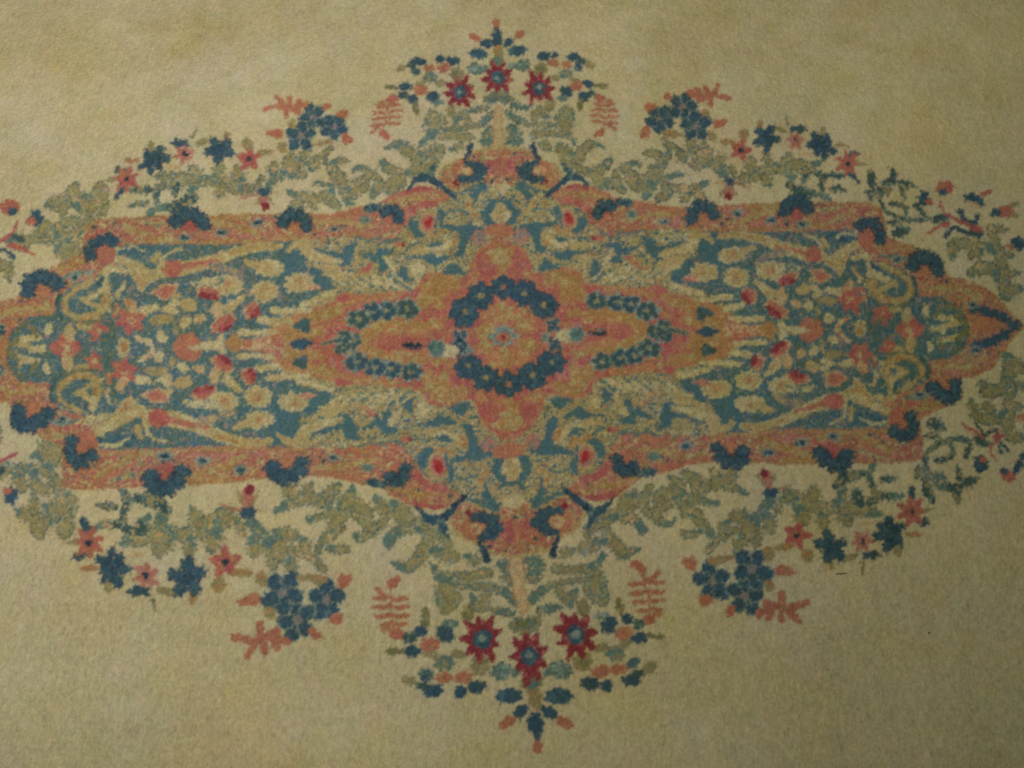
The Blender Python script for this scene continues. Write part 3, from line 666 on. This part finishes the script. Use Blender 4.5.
leafell(Y1, 898, 342, 6, 4, .1, 'coral', name='bud', mix='orange')
leafell(Y2, 392, 307, 7, 3.8, -.2, 'navy', name='petal_pad'); leafell(Y2, 415, 362, 5, 4, .2, 'navy', name='petal_pad', mix='sea'); leafell(Y2, 430, 328, 5.5, 3, .2, 'seadark')
leafell(Y2, 350, 346, 6, 3.5, 0, 'orange', name='bud', mix='coral'); leafell(Y2, 482, 348, 6, 3.4, .4, 'tan'); leafell(Y2, 350, 395, 7, 5, -.2, 'sea', mix='tan')
leafell(Y2, 300, 420, 5, 3, .4, 'tan'); leafell(Y2, 405, 460, 7, 5, .1, 'coral', name='bud', mix='orange'); leafell(Y2, 400, 425, 5, 2.5, .2, 'tan')
leafell(Y2, 470, 445, 6.5, 4, .1, 'navy', name='petal_pad'); leafell(Y2, 444, 515, 5, 4.3, 0, 'navy', name='petal_pad'); leafell(Y2, 485, 495, 5, 4, .2, 'seadark', mix='sea')
leafell(Y2, 540, 456, 7.5, 2.4, 0, 'olive'); leafell(Y2, 430, 562, 3.2, 6.5, .2, 'olive', mix='tan')
leafell(Y2, 352, 490, 7, 5.5, .7, 'navy', name='petal_pad', mix='seadark'); leafell(Y2, 335, 525, 6, 3, .1, 'sea', mix='mist')
#ENDDESIGN
run_ops()

# ------------------------------------------------------------------ soften the dye at knot scale
def blur(a, sig):
    r = int(3 * sig + 1); k = np.exp(-.5 * (np.arange(-r, r + 1) / sig) ** 2); k /= k.sum()
    for axis in (0, 1):
        pad = [(0, 0)] * a.ndim; pad[axis] = (r, r); b = np.pad(a, pad, mode='edge'); o = np.zeros_like(a)
        for i, kk in enumerate(k):
            sl = [slice(None)] * a.ndim; sl[axis] = slice(i, i + a.shape[axis]); o += kk * b[tuple(sl)]
        a = o
    return a
COLB = blur(COL, .72)

# ------------------------------------------------------------------ pile surface on the floor plane
STEP = 0.0018
cx = [sheet_to_world(a, b) for a, b in ((-55, -45), (1080, -45), (-55, 815), (1080, 815), (512, -45), (512, 815))]
xa, xb = min(c[0] for c in cx), max(c[0] for c in cx); ya, yb = min(c[1] for c in cx), max(c[1] for c in cx)
NX, NY = int((xb - xa) / STEP), int((yb - ya) / STEP)
vx = xa + np.arange(NX + 1) * STEP; vy = ya + np.arange(NY + 1) * STEP
VX, VY = np.meshgrid(vx, vy)
VX = VX.copy(); VY = VY.copy()
PX, PY = world_to_sheet(VX, VY)
fxs = np.clip((PX - X0) * S - .5, 0, CW - 2); fys = np.clip((PY - Y0) * S - .5, 0, CH - 2)
ix = fxs.astype(int); iy = fys.astype(int); tx = (fxs - ix)[..., None]; ty = (fys - iy)[..., None]
VC = (COLB[iy, ix] * (1 - tx) + COLB[iy, ix + 1] * tx) * (1 - ty) + (COLB[iy + 1, ix] * (1 - tx) + COLB[iy + 1, ix + 1] * tx) * ty
gs = VX.shape
# yarn to yarn variation, abrash, faint staining and lighter spots
vs = smooth_noise((gs[0], gs[1]), 1.0, 29); vs = (vs + np.roll(vs, 1, 0) + np.roll(vs, 2, 0)) * .58
v2 = smooth_noise(gs, 1.7, 92); v2 = (v2 + np.roll(v2, 2, 0) + np.roll(v2, 4, 0)) * .58
yarn = .05 * smooth_noise(gs, 1.0, 21) + .05 * vs + .080 * smooth_noise(gs, 1.8, 22) + .060 * v2 + .022 * smooth_noise(gs, 3.4, 91) + .022 * smooth_noise(gs, 6, 23)
stain = .5 * smooth_noise(gs, 60, 24) + .3 * smooth_noise(gs, 27, 25) + .2 * smooth_noise(gs, 12, 26)
abr = .6 * smooth_noise((gs[0], gs[1]), 11, 27)[:1] .repeat(gs[0], 0) + .5 * smooth_noise(gs, 9, 28)
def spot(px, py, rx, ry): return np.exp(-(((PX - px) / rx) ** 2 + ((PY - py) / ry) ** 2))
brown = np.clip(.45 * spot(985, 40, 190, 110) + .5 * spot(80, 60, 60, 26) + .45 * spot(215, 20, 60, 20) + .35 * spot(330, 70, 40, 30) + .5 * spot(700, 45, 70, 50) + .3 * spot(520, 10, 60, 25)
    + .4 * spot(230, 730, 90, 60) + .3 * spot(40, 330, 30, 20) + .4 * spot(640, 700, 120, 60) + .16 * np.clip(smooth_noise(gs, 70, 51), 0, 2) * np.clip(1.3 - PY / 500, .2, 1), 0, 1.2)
fx1, fx2 = smooth_noise(gs, 34, 81), smooth_noise(gs, 16, 82)
fx3 = smooth_noise(gs, 8, 83)
bright = .020 * np.clip(1.5 - PY / 420, .5, 1.5) * (fx1 + fx2 + .6 * fx3) + .10 * spot(985, 35, 160, 90) + .06 * spot(860, 90, 120, 60) + .05 * spot(60, 60, 200, 120) + .09 * spot(320, 725, 160, 60) + .10 * spot(660, 725, 120, 60) + .10 * spot(900, 150, 60, 40) + .07 * spot(600, 45, 30, 60) + .06 * spot(290, 110, 50, 30) + .06 * spot(60, 690, 60, 40)  # soft mottling, stronger towards the top, plus lighter spots at set places
yarn = .60 * yarn * (1 + .30 * np.clip(PY / 768, 0, 1.1))
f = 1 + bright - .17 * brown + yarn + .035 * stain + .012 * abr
m1, m2 = smooth_noise(gs, 4.5, 71), smooth_noise(gs, 10, 72); m3, m4 = smooth_noise(gs, 5, 73), smooth_noise(gs, 12, 74)
hue = np.stack([.012 * m1 + .012 * m2, -.004 * m2, .018 * m3 - .022 * m4], -1) + np.stack([-.010 * fx1, 0 * fx1, .035 * fx1 + .03 * fx2], -1) + np.stack([1 + .030 * smooth_noise(gs, 1.3, 31) + .012 * smooth_noise(gs, 45, 32), np.ones(gs), 1 + .045 * smooth_noise(gs, 1.3, 33) - .035 * smooth_noise(gs, 40, 34)], -1)
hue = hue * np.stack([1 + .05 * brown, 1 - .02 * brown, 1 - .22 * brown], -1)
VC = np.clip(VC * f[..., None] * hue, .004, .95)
mot = PID[np.clip(((PY - Y0) * S).astype(int), 0, CH - 1), np.clip(((PX - X0) * S).astype(int), 0, CW - 1)] > 0
sp1 = smooth_noise(gs, 1.0, 61) * .06 + smooth_noise(gs, 1.9, 62) * .06; wht = smooth_noise(gs, 1.0, 63) > 1.5
VC = VC * (1 + np.where(mot, sp1, 0))[..., None] * (1 + np.where(mot[..., None], .06, .0) * np.stack([smooth_noise(gs, 1.6, 64), 0 * sp1, smooth_noise(gs, 1.6, 65)], -1))
VC = np.where((mot & wht)[..., None], VC * 1.10 + .005, VC); VC = np.clip(VC, .004, .95)
# pile relief: knots, lay of the wool, shallow waves, worn creases
HT = .00030 * smooth_noise(gs, 1.0, 41) + .00028 * v2 + .00030 * smooth_noise(gs, 1.9, 42) + .0002 * smooth_noise(gs, 6, 43) + .0005 * smooth_noise(gs, 28, 44) + .002 * smooth_noise(gs, 95, 45)
crs = np.zeros(gs)
r2 = np.random.default_rng(5)
for (a, b, rad, n, L) in [(775,615,70,16,26),(845,600,40,10,20),(560,630,30,8,22),(420,690,30,6,22),(80,615,22,7,14),(690,665,25,7,22),(1000,610,26,8,20),(330,640,60,8,16),(540,720,40,6,18),(960,30,40,5,20)]:
    for _ in range(n):
        px, py = a + r2.normal() * rad * .5, b + r2.normal() * rad * .25
        ang = r2.normal() * .5; pts = []
        for s_ in range(9):
            pts.append((px, py)); px += math.cos(ang) * L / 8; py += math.sin(ang) * L / 8; ang += r2.normal() * .35
        for j in range(8):
            for t in (0, .5):
                wx, wy = sheet_to_world(pts[j][0] * (1 - t) + pts[j + 1][0] * t, pts[j][1] * (1 - t) + pts[j + 1][1] * t)
                i0, j0 = (wy - ya) / STEP, (wx - xa) / STEP
                if 4 < i0 < gs[0] - 4 and 4 < j0 < gs[1] - 4:
                    for di in (0, 1):
                        for dj in (0, 1): crs[int(i0) + di, int(j0) + dj] += .5
HT -= .0020 * np.clip(blur(crs, .6), 0, 1)
VZ = HT

fi, fj = np.meshgrid(np.arange(NY), np.arange(NX), indexing='ij')
cpx = .25 * (PX[:-1, :-1] + PX[1:, :-1] + PX[:-1, 1:] + PX[1:, 1:]); cpy = .25 * (PY[:-1, :-1] + PY[1:, :-1] + PY[:-1, 1:] + PY[1:, 1:])
FP = PID[np.clip(((cpy - Y0) * S).astype(int), 0, CH - 1), np.clip(((cpx - X0) * S).astype(int), 0, CW - 1)].ravel()
a = (fi * (NX + 1) + fj).ravel(); FV = np.stack([a, a + 1, a + NX + 2, a + NX + 1], -1)
P3 = np.stack([VX.ravel(), VY.ravel(), VZ.ravel()], -1).astype(np.float32); C4 = np.c_[VC.reshape(-1, 3), np.ones(P3.shape[0])].astype(np.float32)
# common normals so neighbouring motifs shade as one pile
gy, gx = np.gradient(VZ, STEP); NR = np.stack([-gx, -gy, np.ones(gs)], -1); NR /= np.linalg.norm(NR, axis=-1, keepdims=True); NR = NR.reshape(-1, 3).astype(np.float32)

# ------------------------------------------------------------------ wool material
def wool():
    m = bpy.data.materials.new('dyed_wool_pile'); m.use_nodes = True; nt = m.node_tree; n = nt.nodes; l = nt.links
    bs = n['Principled BSDF']; at = n.new('ShaderNodeAttribute'); at.attribute_name = 'dye'
    tc = n.new('ShaderNodeTexCoord'); no = n.new('ShaderNodeTexNoise'); no.inputs['Scale'].default_value = 900; no.inputs['Detail'].default_value = 3
    l.new(tc.outputs['Object'], no.inputs['Vector'])
    mr = n.new('ShaderNodeMapRange'); mr.inputs[1].default_value = .3; mr.inputs[2].default_value = .7; mr.inputs[3].default_value = .86; mr.inputs[4].default_value = 1.14
    l.new(no.outputs['Fac'], mr.inputs[0])
    mx = n.new('ShaderNodeVectorMath'); mx.operation = 'SCALE'; l.new(at.outputs['Color'], mx.inputs[0]); l.new(mr.outputs[0], mx.inputs['Scale'])
    l.new(mx.outputs[0], bs.inputs['Base Color']); bs.inputs['Roughness'].default_value = .95
    bs.inputs['Specular IOR Level'].default_value = .12; bs.inputs['Sheen Weight'].default_value = .04; bs.inputs['Sheen Roughness'].default_value = .6
    bp = n.new('ShaderNodeBump'); bp.inputs['Strength'].default_value = .15; bp.inputs['Distance'].default_value = .001
    l.new(no.outputs['Fac'], bp.inputs['Height']); l.new(bp.outputs[0], bs.inputs['Normal'])
    return m
WOOL = wool()
def mesh_from(name, pts, faces, cols=None, nrm=None, mat=None):
    me = bpy.data.meshes.new(name); nv, nf = len(pts), len(faces)
    me.vertices.add(nv); me.vertices.foreach_set('co', np.ascontiguousarray(pts, np.float32).ravel())
    me.loops.add(nf * 4); me.loops.foreach_set('vertex_index', np.ascontiguousarray(faces, np.int32).ravel())
    me.polygons.add(nf); me.polygons.foreach_set('loop_start', np.arange(nf, dtype=np.int32) * 4)
    me.update(calc_edges=True); me.polygons.foreach_set('use_smooth', np.ones(nf, bool))
    if cols is not None:
        ca = me.color_attributes.new('dye', 'FLOAT_COLOR', 'POINT'); ca.data.foreach_set('color', np.ascontiguousarray(cols, np.float32).ravel())
    if nrm is not None: me.normals_split_custom_set_from_vertices(nrm)
    me.materials.append(mat); return me

rug = bpy.data.objects.new('rug', None); sc.collection.objects.link(rug)
rug['label'] = 'worn cream wool rug with a blue and coral floral medallion, filling the whole picture'; rug['category'] = 'rug'
order = np.argsort(FP, kind='stable'); sp = FP[order]; st_ = np.searchsorted(sp, np.arange(len(PARTS) + 1))
objs = {}
for pid, pd in enumerate(PARTS):
    s0, s1 = st_[pid], st_[pid + 1]
    if s1 - s0 < 4: 
        if s1 > s0: pd['spill'] = (s0, s1)
        continue
    objs[pid] = [order[s0:s1]]
for pid, pd in enumerate(PARTS):          # slivers too small to be a piece go to the parent motif or the field
    if 'spill' in pd:
        t = pd['parent'] if pd['parent'] in objs else 0
        objs[t].append(order[pd['spill'][0]:pd['spill'][1]])
made = {}
for pid in objs:
    pd = PARTS[pid]; fsel = FV[np.concatenate(objs[pid])]; u, inv = np.unique(fsel, return_inverse=True)
    pts = P3[u]; cen = pts.mean(0) if pid else np.zeros(3, np.float32)
    cols = C4[u]; nr = NR[u]; faces = inv.reshape(-1, 4)
    me = mesh_from(pd['name'], pts - cen, faces, cols, nr, WOOL)
    o = bpy.data.objects.new(pd['name'], me); sc.collection.objects.link(o); made[pid] = (o, cen)
    if pd['label']: o['label'] = pd['label']
for pid, (o, cen) in made.items():
    pp = PARTS[pid]['parent']
    if pp in made: o.parent = made[pp][0]; o.location = tuple(map(float, cen - made[pp][1]))
    else: o.parent = rug; o.location = tuple(map(float, cen))
    
# rug beyond the frame: plain cream pile and a jute backing with real thickness
def box_ring(x0, x1, y0, y1, X0_, X1_, Y0_, Y1_, z):
    pts = []; fs = []
    for (a0, a1, b0, b1) in ((X0_, X1_, Y0_, y0), (X0_, X1_, y1, Y1_), (X0_, x0, y0, y1), (x1, X1_, y0, y1)):
        nx, ny = max(2, int((a1 - a0) / .03)), max(2, int((b1 - b0) / .03)); base = len(pts)
        for j in range(ny + 1):
            for i in range(nx + 1): pts.append((a0 + (a1 - a0) * i / nx, b0 + (b1 - b0) * j / ny, z))
        for j in range(ny):
            for i in range(nx):
                q = base + j * (nx + 1) + i; fs.append((q, q + 1, q + nx + 2, q + nx + 1))
    return np.array(pts), np.array(fs)
RX, RY0, RY1 = 2.0, -1.35, 1.35
pts, fs = box_ring(xa, vx[-1], ya, vy[-1], -RX, RX, RY0, RY1, -.0008)
me = mesh_from('outer_field', pts, fs, np.tile(np.r_[DYE['field'], 1.], (len(pts), 1)), None, WOOL)
o = bpy.data.objects.new('outer_field', me); sc.collection.objects.link(o); o.parent = rug
jm = bpy.data.materials.new('jute_backing'); jm.use_nodes = True
jn = jm.node_tree.nodes; jt = jn.new('ShaderNodeTexNoise'); jt.inputs['Scale'].default_value = 300
jr = jn.new('ShaderNodeValToRGB'); jr.color_ramp.elements[0].color = (.22, .16, .09, 1); jr.color_ramp.elements[1].color = (.38, .29, .17, 1)
jm.node_tree.links.new(jt.outputs['Fac'], jr.inputs[0]); jm.node_tree.links.new(jr.outputs[0], jn['Principled BSDF'].inputs['Base Color'])
z0, z1 = -.018, -.009
pts = np.array([(x, y, z) for z in (z0, z1) for x, y in ((-RX, RY0), (RX, RY0), (RX, RY1), (-RX, RY1))])
fs = np.array([(3, 2, 1, 0), (4, 5, 6, 7), (0, 1, 5, 4), (1, 2, 6, 5), (2, 3, 7, 6), (3, 0, 4, 7)])
me = mesh_from('backing', pts, fs, None, None, jm); o = bpy.data.objects.new('backing', me); sc.collection.objects.link(o); o.parent = rug
for p in me.polygons: p.use_smooth = False

fm = bpy.data.materials.new('floorboards'); fm.use_nodes = True
fn = fm.node_tree.nodes; ft = fn.new('ShaderNodeTexNoise'); ft.inputs['Scale'].default_value = 8; ft.inputs['Detail'].default_value = 8
frp = fn.new('ShaderNodeValToRGB'); frp.color_ramp.elements[0].color = (.16, .10, .06, 1); frp.color_ramp.elements[1].color = (.28, .19, .11, 1)
fm.node_tree.links.new(ft.outputs['Fac'], frp.inputs[0]); fm.node_tree.links.new(frp.outputs[0], fn['Principled BSDF'].inputs['Base Color'])
pts = np.array([(-3, -2.2, -.0185), (3, -2.2, -.0185), (3, 2.2, -.0185), (-3, 2.2, -.0185)]); me = mesh_from('floor', pts, np.array([(0, 1, 2, 3)]), None, None, fm)
o = bpy.data.objects.new('floor', me); sc.collection.objects.link(o); o['kind'] = 'structure'

# ------------------------------------------------------------------ lint caught in the pile
dm = bpy.data.materials.new('dark_lint'); dm.use_nodes = True
dn = dm.node_tree.nodes; dt = dn.new('ShaderNodeTexNoise'); dt.inputs['Scale'].default_value = 500
dr = dn.new('ShaderNodeValToRGB'); dr.color_ramp.elements[0].color = (.03, .03, .025, 1); dr.color_ramp.elements[1].color = (.10, .09, .06, 1)
dm.node_tree.links.new(dt.outputs['Fac'], dr.inputs[0]); dm.node_tree.links.new(dr.outputs[0], dn['Principled BSDF'].inputs['Base Color'])
import bmesh
def lint(px, py, path, r, label, name='lint_fleck'):
    bm = bmesh.new(); wx, wy = sheet_to_world(px, py); prev = None; n = len(path)
    for i, (dx, dy) in enumerate(path):
        rr = r * (.55 + .45 * math.sin(math.pi * (i + .5) / n)); ring = []
        for k in range(6):
            an = k * math.pi / 3; ring.append(bm.verts.new((dx, dy + rr * math.cos(an), rr * .7 * math.sin(an))))
        if prev:
            for k in range(6): bm.faces.new((prev[k], prev[(k + 1) % 6], ring[(k + 1) % 6], ring[k]))
        else: bm.faces.new(ring[::-1])
        prev = ring
    bm.faces.new(prev); me = bpy.data.meshes.new(name); bm.to_mesh(me); bm.free(); me.materials.append(dm)
    i0 = int((wy - ya) / STEP); j0 = int((wx - xa) / STEP)
    o = bpy.data.objects.new(name, me); sc.collection.objects.link(o); o.location = (wx, wy, float(VZ[i0, j0]) + .0006)
    o['label'] = label; o['category'] = 'lint'
lint(635, 171, [(-.0018, 0), (0, .0004), (.0018, 0)], .0012, 'black lint fleck on the leaf spray under the upper right fern')
lint(929, 633, [(-.0016, 0), (0, .0003), (.0016, 0)], .0011, 'tiny black fleck alone on the plain field at lower right')
lint(842, 574, [(-.010, -.001), (-.006, 0), (-.002, -.0006), (.003, .0006), (.007, .001), (.010, .0026)], .0009, 'short dark thread below the navy blossom at lower right', 'thread')
print('parts', len(made), 'quads', NX * NY)
